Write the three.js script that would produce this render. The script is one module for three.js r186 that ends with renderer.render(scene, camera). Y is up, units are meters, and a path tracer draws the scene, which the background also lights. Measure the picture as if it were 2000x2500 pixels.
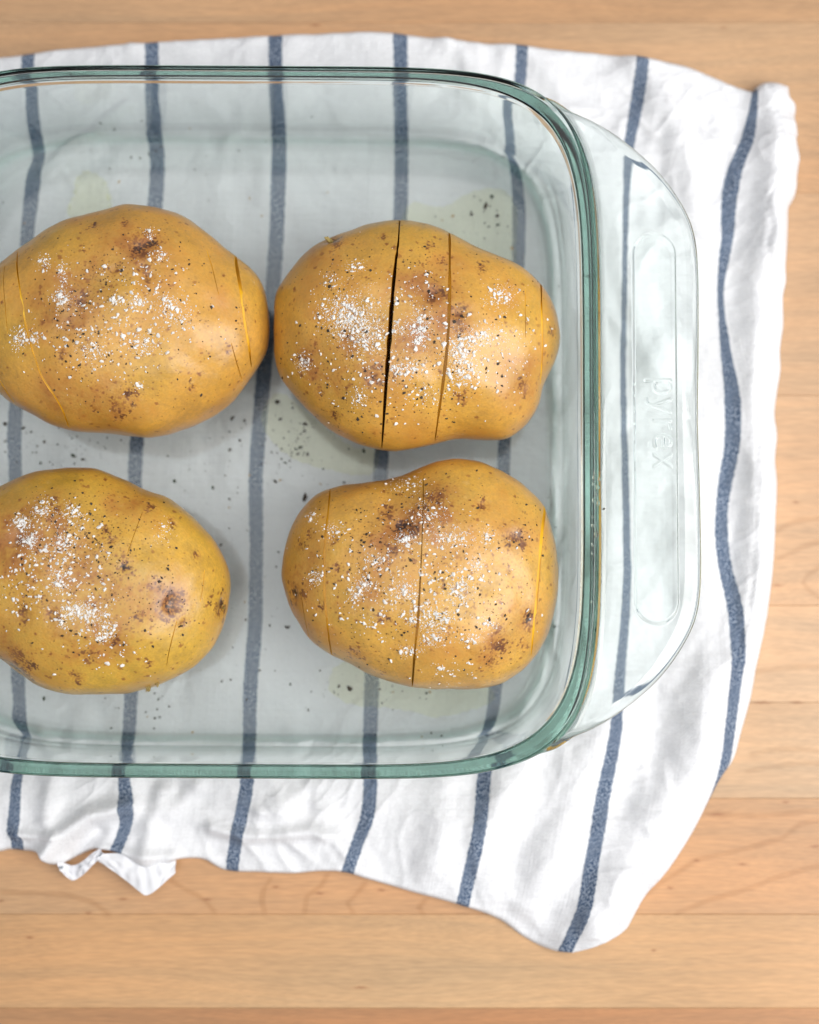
import * as THREE from 'three';
import { RectAreaLightUniformsLib } from 'three/addons/lights/RectAreaLightUniformsLib.js';
import { RoundedBoxGeometry } from 'three/addons/geometries/RoundedBoxGeometry.js';
import { mergeGeometries, mergeVertices } from 'three/addons/utils/BufferGeometryUtils.js';
import { createNoise2D, createNoise3D } from 'simplex-noise';
import { Brush, Evaluator, SUBTRACTION } from 'three-bvh-csg';
import { MeshBVH } from 'three-mesh-bvh';

// ---------------------------------------------------------------- camera, light, exposure
const scene = new THREE.Scene();
const FOV = 39.6, EYE = 0.49, TILT = THREE.MathUtils.degToRad(4.5);
const camera = new THREE.PerspectiveCamera(FOV, 819 / 1024, 0.02, 20);
camera.position.set(0, EYE, EYE * Math.tan(TILT));
camera.lookAt(0, 0, 0);
camera.focus = 0.441;
camera.userData.fStop = 4.5;
const renderer = new THREE.WebGLRenderer({ antialias: true });
renderer.toneMapping = THREE.LinearToneMapping;
renderer.toneMappingExposure = 1.04;
renderer.shadowMap.enabled = true;
scene.background = new THREE.Color().setRGB(0.22, 0.225, 0.24);      // the pale room all round
RectAreaLightUniformsLib.init();
const unseenWindowLight = new THREE.RectAreaLight(new THREE.Color().setRGB(1.0, 0.985, 0.965), 6.9, 0.55, 0.55);   // window out of view, placed to light the dish from the right
unseenWindowLight.name = 'unseen_window_light';
unseenWindowLight.position.set(0.62, 0.66, 0.14);
unseenWindowLight.lookAt(0.05, 0.02, 0);
scene.add(unseenWindowLight);

const unseenOverheadLight = new THREE.RectAreaLight(new THREE.Color().setRGB(0.985, 0.99, 1.0), 1.55, 2.2, 2.2);   // unseen overhead light standing in for ceiling bounce, brightens the dish inside
unseenOverheadLight.name = 'unseen_overhead_light';
unseenOverheadLight.position.set(0.25, 1.9, 0.1);
unseenOverheadLight.lookAt(0.25, 0, 0.1);
scene.add(unseenOverheadLight);

// ---------------------------------------------------------------- helpers
function rng(seed) { let a = seed >>> 0; return () => { a = (a + 0x6D2B79F5) | 0; let t = Math.imul(a ^ (a >>> 15), 1 | a); t = (t + Math.imul(t ^ (t >>> 7), 61 | t)) ^ t; return ((t ^ (t >>> 14)) >>> 0) / 4294967296; }; }
const R = rng(7);
const n2 = createNoise2D(rng(11)), n3 = createNoise3D(rng(12));
const clamp = (x, a = 0, b = 1) => Math.min(b, Math.max(a, x)), mix = (a, b, t) => a + (b - a) * t;
const sstep = (a, b, x) => { const t = clamp((x - a) / (b - a)); return t * t * (3 - 2 * t); };
const fbm2 = (x, y, o = 4) => { let s = 0, a = 0.5; for (let i = 0; i < o; i++) { s += a * n2(x, y); x = x * 2.03 + 7.1; y = y * 2.03 - 3.3; a *= 0.5; } return s; };
// a pixel of the 2000 x 2500 photograph and a height above the table -> a point of the place
const FPX = 1250 / Math.tan(THREE.MathUtils.degToRad(FOV / 2)), eye = camera.position.clone();
const ct = Math.cos(TILT), st = Math.sin(TILT);
function rayOf(px, py) { const a = (px - 1000) / FPX, b = -(py - 1250) / FPX; return new THREE.Vector3(a, -ct + b * st, -b * ct - st).normalize(); }
function at(px, py, y = 0) { const d = rayOf(px, py), t = (y - eye.y) / d.y; return eye.clone().addScaledVector(d, t); }
function tag(o, label, category, group, kind) { if (label) o.userData.label = label; if (category) o.userData.category = category; if (group) o.userData.group = group; if (kind) o.userData.kind = kind; return o; }
const used = {};
function numbered(n) { const k = used[n] = (used[n] ?? -1) + 1; return k ? n + '_' + String(k).padStart(3, '0') : n; }
function add(name, geo, mat, parent = scene) { const m = new THREE.Mesh(geo, mat); m.name = parent === scene ? numbered(name) : name; m.castShadow = m.receiveShadow = true; parent.add(m); return m; }
function lerpTable(tab, x) { if (x <= tab[0][0]) return tab[0][1]; for (let i = 1; i < tab.length; i++) if (x <= tab[i][0]) { const [x0, y0] = tab[i - 1], [x1, y1] = tab[i]; return mix(y0, y1, (x - x0) / (x1 - x0)); } return tab[tab.length - 1][1]; }
function smoothTable(tab, x) {   // monotone-ish cubic through the table
  const n = tab.length; if (x <= tab[0][0]) return tab[0][1]; if (x >= tab[n - 1][0]) return tab[n - 1][1];
  let i = 1; while (x > tab[i][0]) i++;
  const g = (k) => { const a = Math.max(0, k - 1), b = Math.min(n - 1, k + 1); return (tab[b][1] - tab[a][1]) / (tab[b][0] - tab[a][0]); };
  const h = tab[i][0] - tab[i - 1][0], t = (x - tab[i - 1][0]) / h, t2 = t * t, t3 = t2 * t;
  return (2 * t3 - 3 * t2 + 1) * tab[i - 1][1] + (t3 - 2 * t2 + t) * h * g(i - 1) + (-2 * t3 + 3 * t2) * tab[i][1] + (t3 - t2) * h * g(i);
}
function dataTexture(data, w, h, srgb) { const t = new THREE.DataTexture(data, w, h); t.magFilter = t.minFilter = THREE.LinearFilter; t.wrapS = t.wrapT = THREE.RepeatWrapping; if (srgb) t.colorSpace = THREE.SRGBColorSpace; t.needsUpdate = true; return t; }
function segDist(x, y, pts) { let best = 1e9; for (let i = 1; i < pts.length; i++) { const [ax, ay] = pts[i - 1], [bx, by] = pts[i], dx = bx - ax, dy = by - ay, t = clamp(((x - ax) * dx + (y - ay) * dy) / (dx * dx + dy * dy)); const ex = x - ax - t * dx, ey = y - ay - t * dy; best = Math.min(best, ex * ex + ey * ey); } return Math.sqrt(best); }

// ---------------------------------------------------------------- butcher-block table
const joints = [-420, -180, 55, 470, 965, 1478, 1715, 1949, 2232, 2461, 2720, 2960];     // seams, as picture rows
const plankTone = [[194, 152, 112], [192, 150, 110], [194, 152, 112], [193, 150, 110], [197, 160, 123], [200, 164, 127], [196, 156, 116], [192, 147, 104], [197, 155, 110], [179, 129, 85], [192, 148, 104]];
const seamZ = joints.map((p) => at(1000, p, 0).z);
{
  const N = 2048, S = 0.64, data = new Uint8Array(N * N * 4), bump = new Uint8Array(N * N * 4);
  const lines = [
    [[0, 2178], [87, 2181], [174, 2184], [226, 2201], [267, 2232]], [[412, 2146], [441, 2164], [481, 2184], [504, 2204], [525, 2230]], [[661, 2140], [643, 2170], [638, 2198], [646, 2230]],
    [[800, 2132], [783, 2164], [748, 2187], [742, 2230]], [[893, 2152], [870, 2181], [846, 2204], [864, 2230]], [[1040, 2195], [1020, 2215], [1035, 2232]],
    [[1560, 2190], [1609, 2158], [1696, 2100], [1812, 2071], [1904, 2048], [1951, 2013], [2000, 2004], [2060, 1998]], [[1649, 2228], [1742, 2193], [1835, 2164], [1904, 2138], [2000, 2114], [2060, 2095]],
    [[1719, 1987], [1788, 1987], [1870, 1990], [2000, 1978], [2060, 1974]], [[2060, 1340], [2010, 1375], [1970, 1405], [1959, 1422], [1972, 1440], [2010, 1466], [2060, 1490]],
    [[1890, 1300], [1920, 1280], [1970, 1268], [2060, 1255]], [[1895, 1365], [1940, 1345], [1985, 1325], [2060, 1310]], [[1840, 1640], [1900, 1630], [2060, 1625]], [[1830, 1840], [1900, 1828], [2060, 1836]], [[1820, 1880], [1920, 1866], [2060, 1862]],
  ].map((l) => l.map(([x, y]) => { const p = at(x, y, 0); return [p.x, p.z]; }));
  const flecks = [];
  const fr = rng(91);
  for (const [x, y, l] of [[1990, 2065, 22], [1700, 2100, 14], [1812, 2109, 18], [1635, 2166, 14], [1917, 1957, 16], [1750, 1987, 34], [1897, 1428, 22], [1942, 1225, 14], [1945, 1714, 26], [1860, 1714, 44], [505, 2195, 20], [672, 2164, 16], [780, 2180, 18], [930, 2172, 16], [300, 2194, 20], [215, 2228, 14], [72, 2287, 16], [2, 2198, 12], [1595, 2318, 10], [880, 2410, 30], [770, 60, 24], [700, 310, 20]]) { const p = at(x, y, 0); flecks.push([p.x, p.z, l * 0.00007, 0.0004]); }
  for (let i = 0; i < 60; i++) flecks.push([(fr() - 0.5) * S, (fr() - 0.5) * S, 0.0006 + fr() * 0.0016, 0.00022 + fr() * 0.0002, 0.5]);
  for (let j = 0; j < N; j++) {
    const z = (j / N - 0.5) * S;
    let k = 0; while (k < seamZ.length - 2 && z > seamZ[k + 1]) k++;
    const tone = plankTone[k], o = k * 13.7;
    for (let i = 0; i < N; i++) {
      const x = (i / N - 0.5) * S, q = (j * N + i) * 4;
      const warp = n2(x * 5 + o, z * 22 + o) * 0.004;
      const zz = z + warp;
      const band = n2(x * 2.2 + o, zz * 130 + o) * 0.55 + n2(x * 5 - o, zz * 320) * 0.3;                    // growth bands along the board
      const fine = n2(x * 45 + o, zz * 1300) * 0.6 + n2(x * 130, zz * 2600 + o) * 0.5;                       // pores
      const cloud = n2(x * 7 - o, z * 16 + 3) * 0.7 + n2(x * 19, z * 30 - o) * 0.3;
      let m = 1 + 0.06 * band + 0.075 * fine + 0.04 * cloud;
      const warm = 0.025 * band + 0.05 * n2(x * 3 + o, z * 9);
      data[q] = clamp(tone[0] * m * (1 + warm * 0.25), 0, 255); data[q + 1] = clamp(tone[1] * m * (1 - warm * 0.5), 0, 255); data[q + 2] = clamp(tone[2] * m * (1 - warm * 1.3), 0, 255); data[q + 3] = 255;
      const b = 128 + 40 * fine + 20 * band; bump[q] = bump[q + 1] = bump[q + 2] = clamp(b, 0, 255); bump[q + 3] = 255;
    }
  }
  const dab = (x, z, r, fn) => { const i0 = Math.floor((x - r) / S * N + N / 2), i1 = Math.ceil((x + r) / S * N + N / 2), j0 = Math.floor((z - r) / S * N + N / 2), j1 = Math.ceil((z + r) / S * N + N / 2); for (let j = Math.max(0, j0); j <= Math.min(N - 1, j1); j++) for (let i = Math.max(0, i0); i <= Math.min(N - 1, i1); i++) fn(((i / N) - 0.5) * S, ((j / N) - 0.5) * S, (j * N + i) * 4); };
  const stain = (q, a, c) => { for (let k = 0; k < 3; k++) data[q + k] = mix(data[q + k], c[k], a); };
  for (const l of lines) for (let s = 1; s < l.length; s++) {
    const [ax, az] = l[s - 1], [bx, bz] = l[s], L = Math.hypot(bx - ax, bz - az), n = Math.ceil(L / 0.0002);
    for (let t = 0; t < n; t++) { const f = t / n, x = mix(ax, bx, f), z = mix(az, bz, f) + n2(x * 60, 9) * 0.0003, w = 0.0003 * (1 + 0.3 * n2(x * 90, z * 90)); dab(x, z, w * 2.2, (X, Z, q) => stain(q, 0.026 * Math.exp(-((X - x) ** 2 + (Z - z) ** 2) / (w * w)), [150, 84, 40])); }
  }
  for (const [x, z, l, w, f = 1] of flecks) dab(x, z, l * 2, (X, Z, q) => stain(q, 0.45 * f * Math.exp(-(((X - x) / l) ** 2 + ((Z - z - n2(X * 900, x * 90) * w * 0.5) / w) ** 2)), [112, 58, 26]));
  const map = dataTexture(data, N, N, true), bmp = dataTexture(bump, N, N);
  const wood = new THREE.MeshPhysicalMaterial({ map, bumpMap: bmp, bumpScale: 0.00006, roughness: 0.42, ior: 1.45, clearcoat: 0.12, clearcoatRoughness: 0.35 });
  const table = new THREE.Group(); table.name = 'table'; scene.add(table);
  tag(table, 'maple butcher block table top of long glued planks', 'table', null, 'structure');
  for (let k = 0; k < seamZ.length - 1; k++) {
    const z0 = seamZ[k] + 0.00002, z1 = seamZ[k + 1] - 0.00002, g = new RoundedBoxGeometry(1.3, 0.04, z1 - z0, 2, 0.00018);
    g.translate(0, -0.02, (z0 + z1) / 2);
    const p = g.attributes.position, uv = g.attributes.uv;
    for (let i = 0; i < p.count; i++) uv.setXY(i, p.getX(i) / S + 0.5, p.getZ(i) / S + 0.5);
    add('plank', g, wood, table);
  }
}
// ---------------------------------------------------------------- the dish's outline, shared by the towel below it
const DISH = { x: -0.0533, z: -0.0258, a: 0.1122, y: 0.0054, turn: -0.006 };
const superNorm = (x, z, a, n) => Math.pow(Math.pow(Math.abs(x / a), n) + Math.pow(Math.abs(z / a), n), 1 / n);

// ---------------------------------------------------------------- striped dish towel
const towel = new THREE.Group(); towel.name = numbered('dish_towel'); scene.add(towel);
tag(towel, 'crumpled white cotton dish towel with blue stripes under the glass dish', 'towel');
{
  const P = (l, y = 0.003) => l.map(([a, b]) => { const p = at(a, b, y); return [p.x, p.z]; });
  const stripes = [   // centre x, row, half width, as picture positions
    [[70, 120, 16], [72, 220, 16], [81, 295, 16], [92, 350, 16], [96, 392, 15], [86, 434, 17], [78, 503, 17], [71, 573, 17], [52, 800, 17], [38, 1050, 16], [38, 1170, 16], [42, 1400, 17], [48, 1661, 17], [51, 1722, 16], [49, 1757, 18], [58, 1815, 13], [43, 1902, 12], [41, 1966, 13], [38, 1997, 15], [36, 2032, 16], [45, 2047, 16], [43, 2090, 15]],
    [[370, 95, 16], [371, 191, 16], [377, 301, 19], [385, 383, 18], [379, 499, 18], [365, 750, 17], [334, 1078, 17], [330, 1171, 17], [326, 1400, 17], [322, 1693, 17], [316, 1809, 16], [307, 1901, 15], [315, 1959, 18], [311, 2006, 15], [290, 2069, 15], [280, 2110, 14]],
    [[672, 80, 17], [675, 197, 17], [681, 301, 18], [682, 383, 18], [676, 557, 18], [667, 696, 18], [640, 962, 18], [626, 1159, 17], [626, 1333, 16], [624, 1507, 17], [612, 1681, 17], [609, 1843, 16], [603, 1925, 17], [585, 2017, 16], [570, 2090, 16], [565, 2135, 15]],
    [[976, 72, 17], [979, 232, 17], [980, 383, 17], [976, 545, 17], [955, 830, 17], [931, 1113, 17], [920, 1400, 17], [907, 1681, 18], [902, 1855, 17], [904, 1913, 17], [896, 1994, 17], [870, 2064, 16], [844, 2140, 16]],
    [[1273, 100, 14], [1270, 185, 14], [1261, 267, 13], [1261, 383, 14], [1266, 522, 16], [1264, 649, 15], [1250, 850, 15], [1231, 1078, 15], [1222, 1400, 16], [1208, 1681, 16], [1194, 1809, 14], [1180, 1901, 16], [1169, 2006, 16], [1154, 2087, 17], [1125, 2220, 16]],
    [[1565, 130, 15], [1556, 232, 15], [1542, 313, 14], [1528, 394, 11], [1521, 522, 7], [1518, 696, 6], [1516, 927, 7], [1519, 1159, 8], [1525, 1368, 10], [1519, 1542, 12], [1507, 1681, 14], [1490, 1832, 17], [1467, 1948, 18], [1443, 2087, 18], [1420, 2203, 17], [1374, 2325, 17]],
    [[1841, 205, 3], [1822, 336, 14], [1791, 417, 18], [1777, 487, 18], [1770, 580, 16], [1759, 690, 8], [1760, 760, 7], [1768, 860, 12], [1783, 985, 18], [1781, 1101, 18], [1757, 1252, 16], [1762, 1368, 18], [1785, 1484, 18], [1791, 1623, 17], [1774, 1797, 14], [1751, 1913, 11], [1733, 1959, 8], [1690, 2060, 8], [1600, 2200, 8]],
  ].map((s) => ({ x: s.map(([x, y]) => { const p = at(x, y, 0.003); return [p.z, p.x]; }), w: s.map(([x, y, w]) => { const p = at(x, y, 0.003), q = at(x + w, y, 0.003); return [p.z, q.x - p.x]; }) }));
  const HW = 0.058;
  function sOf(x, z) {
    const k = [];
    stripes.forEach((s, i) => { const c = smoothTable(s.x, z), w = smoothTable(s.w, z); k.push([c - w, i - HW], [c + w, i + HW]); });
    const m = k.length; if (x <= k[0][0]) return k[0][1] + (x - k[0][0]) * 25; if (x >= k[m - 1][0]) return k[m - 1][1] + (x - k[m - 1][0]) * 25;
    return lerpTable(k, x);
  }
  const top = P([[-420, 175], [-200, 158], [0, 137], [60, 130], [110, 122], [200, 112], [350, 100], [480, 92], [600, 85], [740, 79], [860, 76], [960, 78], [1050, 88], [1150, 98], [1270, 108], [1400, 120], [1500, 130], [1580, 142], [1680, 162], [1760, 192], [1810, 212], [1838, 222], [1850, 208], [1867, 200], [1900, 201], [1930, 208]]);
  const right = P([[1930, 208], [1934, 240], [1947, 256], [1944, 290], [1950, 330], [1946, 345], [1954, 390], [1948, 432], [1946, 470], [1927, 510], [1926, 560], [1920, 650], [1922, 690], [1916, 720], [1917, 790], [1909, 850], [1910, 900], [1901, 960], [1896, 1010], [1902, 1060], [1897, 1120], [1901, 1180], [1897, 1270], [1892, 1380], [1880, 1480], [1864, 1560], [1852, 1620], [1838, 1700], [1816, 1780], [1795, 1850], [1762, 1900], [1735, 1952], [1697, 2030], [1640, 2118], [1585, 2180], [1562, 2215], [1532, 2265], [1500, 2288], [1440, 2312], [1395, 2326]]);
  const bottom = P([[-420, 2060], [-200, 2085], [0, 2080], [17, 2076], [58, 2079], [96, 2083], [113, 2102], [128, 2111], [150, 2110], [190, 2090], [225, 2076], [260, 2076], [300, 2088], [340, 2120], [385, 2120], [412, 2108], [435, 2100], [493, 2100], [545, 2126], [638, 2132], [719, 2134], [783, 2128], [835, 2130], [899, 2149], [1000, 2178], [1125, 2212], [1220, 2248], [1280, 2290], [1340, 2320], [1395, 2326]]);
  const curve = (l, soft = 0.3) => new THREE.CatmullRomCurve3(l.map(([x, z]) => new THREE.Vector3(x, 0, z)), false, 'centripetal', soft);
  const cT = curve(top), cR = curve(right), cB = curve(bottom), A = top[0], D = bottom[0], B = top[top.length - 1], C = right[right.length - 1];
  const mk = (l) => P(l, 0.004);
  const ridges = [   // folds: polyline, width, height
    [mk([[1480, 1760], [1405, 1900], [1335, 2080], [1290, 2200]]), 48, 4.5], [mk([[1720, 1660], [1670, 1880], [1560, 2060], [1450, 2230]]), 62, 6], [mk([[1600, 1700], [1590, 1840], [1520, 1960]]), 40, -2.5],
    [mk([[1560, 170], [1640, 290], [1690, 420], [1700, 560]]), 50, 4.5], [mk([[1880, 240], [1890, 420], [1880, 600]]), 48, 7], [mk([[1850, 660], [1840, 900], [1850, 1150], [1835, 1400], [1810, 1600]]), 48, 6],
    [mk([[1800, 330], [1770, 420], [1750, 470]]), 34, -2.5], [mk([[1690, 700], [1650, 820], [1590, 900]]), 44, 2], [mk([[1690, 1040], [1680, 1280], [1690, 1460]]), 46, 3.2], [mk([[1600, 560], [1620, 640], [1580, 760]]), 40, 1],
    [mk([[520, 2020], [600, 2038], [680, 2036], [760, 2026], [820, 2040], [850, 2090]]), 17, 3.2], [mk([[40, 2036], [140, 2036]]), 12, 2.2], [mk([[110, 2090], [150, 2040], [220, 1990], [320, 1965]]), 24, 6], [mk([[175, 2090], [205, 2060], [240, 2030]]), 18, -3.5], [mk([[250, 2070], [330, 2085], [420, 2090]]), 16, 3.5], [mk([[360, 2100], [370, 2010], [400, 1930]]), 26, 3.5],
    [mk([[1260, 90], [1330, 170], [1400, 280]]), 30, 2.2], [mk([[1100, 100], [1170, 180], [1240, 300]]), 34, 2], [mk([[310, 230], [250, 300], [180, 360], [120, 420]]), 16, 2.6], [mk([[150, 560], [190, 470], [160, 420]]), 12, 0.8], [mk([[100, 1800], [130, 1900], [120, 2000]]), 26, 3], [mk([[200, 1760], [160, 1880]]), 24, 2.2],
    [mk([[1290, 1780], [1230, 1900], [1180, 2060], [1200, 2180]]), 40, 3.6], [mk([[1080, 1920], [1070, 2060], [1020, 2160]]), 40, 2.5], [mk([[760, 1910], [700, 1960], [640, 1980]]), 24, 2.4], [mk([[480, 1920], [420, 1980]]), 22, 2.2],
  ];
  const H = (x, z) => {
    const dx = x - DISH.x, dz = z - DISH.z, rb = superNorm(dx, dz, 0.1035, 5.5), out = sstep(0.88, 1.12, rb);
    const wx = x + 0.012 * n2(x * 14, z * 14 + 5), wz = z + 0.012 * n2(x * 14 + 9, z * 14);
    let h = 0.0034 + 0.0013 * n2(wx * 30, wz * 24) + 0.0005 * n2(wx * 66, wz * 50);
    h += out * (0.0022 * n2(wx * 17 + 2, wz * 13) + 0.0007 * (1 - 2 * Math.abs(n2(wx * 24 + 4, wz * 20))) + 0.0012);
    h += 0.00016 * n2(x * 170 + z * 60, z * 150 - x * 50) + 0.00008 * n2(x * 420, z * 380);
    { const c1 = 1 - Math.abs(n2(wx * 40 + 8, wz * 34)), c2 = 1 - Math.abs(n2(wz * 46 - 3, wx * 30 + wz * 30)); h += (0.0008 * c1 ** 6 + 0.0005 * c2 ** 7) * (0.4 + 0.6 * out) * clamp(0.5 + n2(x * 12 + 3, z * 12)); }
    for (const [l, w, a] of ridges) { const W = w * 0.00014, d = segDist(x, z, l); if (d < 3 * W) h += a * 0.001 * Math.exp(-d * d / (W * W)); }
    const lim = mix(0.0052, 0.03, sstep(0.955, 1.3, rb));
    if (h > lim - 0.0008) h = lim - 0.0008 * Math.exp(-(h - lim + 0.0008) / 0.0008);
    return Math.max(0.0012, h);
  };
  const NU = 460, NV = 500, pos = [], uv = [], idx = [];
  const pT = [], pR = [], pB = [];
  for (let i = 0; i <= NU; i++) { pT.push(cT.getPointAt(i / NU)); pB.push(cB.getPointAt(i / NU)); }
  for (let j = 0; j <= NV; j++) pR.push(cR.getPointAt(j / NV));
  for (let j = 0; j <= NV; j++) for (let i = 0; i <= NU; i++) {
    const u = i / NU, v = j / NV, lx = mix(A[0], D[0], v), lz = mix(A[1], D[1], v);
    let x = (1 - v) * pT[i].x + v * pB[i].x + (1 - u) * lx + u * pR[j].x - ((1 - u) * (1 - v) * A[0] + u * (1 - v) * B[0] + (1 - u) * v * D[0] + u * v * C[0]);
    let z = (1 - v) * pT[i].z + v * pB[i].z + (1 - u) * lz + u * pR[j].z - ((1 - u) * (1 - v) * A[1] + u * (1 - v) * B[1] + (1 - u) * v * D[1] + u * v * C[1]);
    const e = Math.min(i, NU - i, j, NV - j), round = e >= 5 ? 1 : Math.sqrt(1 - (1 - e / 5) ** 2);
    const fromEdge = NU - i, hem = v < 0.8 && fromEdge < 24 ? -0.0007 * Math.exp(-(((fromEdge - 12 - 1.5 * n2(v * 20, 1)) / 1.3) ** 2)) * (0.75 + 0.25 * Math.sin(j * 1.6)) : 0;
    const y = mix(0.0004, Math.max(0.001, H(x, z) + hem), round);
    pos.push(x, y, z);
    uv.push((sOf(x, z) + 2) / 10, (z + 0.2) / 0.4);
  }
  for (let j = 0; j < NV; j++) for (let i = 0; i < NU; i++) { const a = j * (NU + 1) + i, b = a + 1, c = a + NU + 1, d = c + 1; idx.push(a, c, b, b, c, d); }
  const g = new THREE.BufferGeometry();
  g.setAttribute('position', new THREE.Float32BufferAttribute(pos, 3)); g.setAttribute('uv', new THREE.Float32BufferAttribute(uv, 2)); g.setIndex(idx); g.computeVertexNormals();
  // cotton twill: 2048 texels over 10 stripe spacings (39 cm) and 40 cm
  const N = 2048, data = new Uint8Array(N * N * 4), bump = new Uint8Array(N * N * 4), tr = rng(5);
  const warpTone = Float32Array.from({ length: N }, () => tr()), weftTone = Float32Array.from({ length: N }, () => tr());
  for (let j = 0; j < N; j++) for (let i = 0; i < N; i++) {
    const q = (j * N + i) * 4, s = (i / N) * 10 - 2, f = s - Math.round(s), v = j / N;
    const e = HW + 0.004 * n2(j * 0.09, Math.round(s) * 7) + 0.003 * (tr() - 0.5);
    const inside = sstep(e + 0.004, e - 0.004, Math.abs(f)) * (s > -1.4 && s < 6.4 ? 1 : s > -2 ? 1 : 0);
    const twill = ((i + j * 1) % 6 + 6) % 6, over = twill < 3 ? 1 : 0, soft = 0.5 + 0.5 * Math.sin((i + j) * Math.PI / 3);
    const slub = 0.5 * (warpTone[i >> 1] - 0.5) + 0.6 * (weftTone[j >> 1] - 0.5), blot = n2(i * 0.012, j * 0.012);
    const white = 0.85 * (1 + 0.05 * slub + 0.012 * blot + 0.04 * (soft - 0.5) + 0.06 * n2(i * 0.25 + j * 0.2, j * 0.1 - i * 0.08));
    const fade = clamp(0.30 + 0.30 * soft + 0.30 * (tr() - 0.5) + 0.22 * n2(i * 0.16 + j * 0.16, j * 0.05 - i * 0.05) + 1.1 * n2(i * 0.22, j * 0.17) * Math.max(0.2, 0.6 + n2(i * 0.02, j * 0.014)) + 0.2 * slub, 0.02, 1.2);
    const W = [white * 0.985, white * 0.985, white * 1.0], Bl = [mix(0.032, white, fade * 0.32), mix(0.070, white, fade * 0.35), mix(0.140, white, fade * 0.40)];
    for (let c = 0; c < 3; c++) data[q + c] = 255 * Math.pow(mix(W[c], Bl[c], inside), 1 / 2.2);
    data[q + 3] = bump[q + 3] = 255;
    const b = 110 + 70 * soft + 60 * slub + 40 * (tr() - 0.5) + 10 * over; bump[q] = bump[q + 1] = bump[q + 2] = clamp(b, 0, 255);
  }
  const cloth = new THREE.MeshPhysicalMaterial({ map: dataTexture(data, N, N, true), bumpMap: dataTexture(bump, N, N), bumpScale: 0.0005, roughness: 0.95, sheen: 0.25, sheenRoughness: 0.6, sheenColor: new THREE.Color(1, 1, 1), side: THREE.DoubleSide });
  add('cloth', g, cloth, towel);

  // the sewn-in care label, folded over at the lower hem
  const lab = new THREE.MeshStandardMaterial({ color: new THREE.Color().setRGB(0.8, 0.8, 0.82), roughness: 0.8, side: THREE.DoubleSide });
  function ribbon(leftEdge, rightEdge, heights) {
    const L = curve(P(leftEdge)), Rr = curve(P(rightEdge)), n = 40, m = 10, ps = [], ix = [], uvs = [];
    for (let i = 0; i <= n; i++) { const a = L.getPointAt(i / n), b = Rr.getPointAt(i / n), h = smoothTable(heights, i / n); for (let j = 0; j <= m; j++) { const t = j / m; ps.push(mix(a.x, b.x, t), h + 0.0006 * Math.sin(t * Math.PI) - 0.0003 * t + 0.0005 * n2(i * 0.14, j * 0.2), mix(a.z, b.z, t)); uvs.push(i / n, t); } }
    for (let i = 0; i < n; i++) for (let j = 0; j < m; j++) { const a = i * (m + 1) + j, c = a + m + 1; ix.push(a, a + 1, c, a + 1, c + 1, c); }
    const q = new THREE.BufferGeometry(); q.setAttribute('position', new THREE.Float32BufferAttribute(ps, 3)); q.setAttribute('uv', new THREE.Float32BufferAttribute(uvs, 2)); q.setIndex(ix); q.computeVertexNormals();
    const back = q.clone(); back.translate(0, -0.0004, 0);
    return mergeGeometries([q, back]);
  }
  const mark = document.createElement('canvas'); mark.width = 256; mark.height = 96;
  const mc = mark.getContext('2d'); mc.fillStyle = '#e8e8ec'; mc.fillRect(0, 0, 256, 96); mc.strokeStyle = '#2c4450'; mc.lineCap = 'round';
  for (const [x, y, l, w] of [[8, 30, 14, 9], [14, 48, 20, 6], [30, 60, 10, 4], [120, 66, 10, 4], [132, 62, 12, 3], [176, 40, 16, 4], [236, 22, 14, 12], [222, 36, 6, 6]]) { mc.lineWidth = w; mc.beginPath(); mc.moveTo(x, y); mc.lineTo(x + l, y + 8); mc.stroke(); }
  const mt = new THREE.CanvasTexture(mark); mt.colorSpace = THREE.SRGBColorSpace;
  const print = new THREE.MeshStandardMaterial({ map: mt, roughness: 0.8, side: THREE.DoubleSide });
  const g1 = ribbon([[140, 2088], [160, 2108], [180, 2112], [205, 2100], [232, 2078], [252, 2066]], [[150, 2122], [163, 2138], [178, 2149], [203, 2136], [232, 2108], [262, 2080]], [[0, 0.0055], [0.3, 0.0035], [0.6, 0.006], [1, 0.008]]);
  add('care_label', g1, print, towel);
  const g2 = ribbon([[245, 2080], [300, 2080], [360, 2090], [400, 2104], [432, 2098]], [[246, 2098], [290, 2128], [345, 2172], [362, 2182], [430, 2130]], [[0, 0.007], [0.4, 0.0065], [0.8, 0.006], [1, 0.005]]);
  add('care_label', g2, lab, towel);
}
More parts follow.
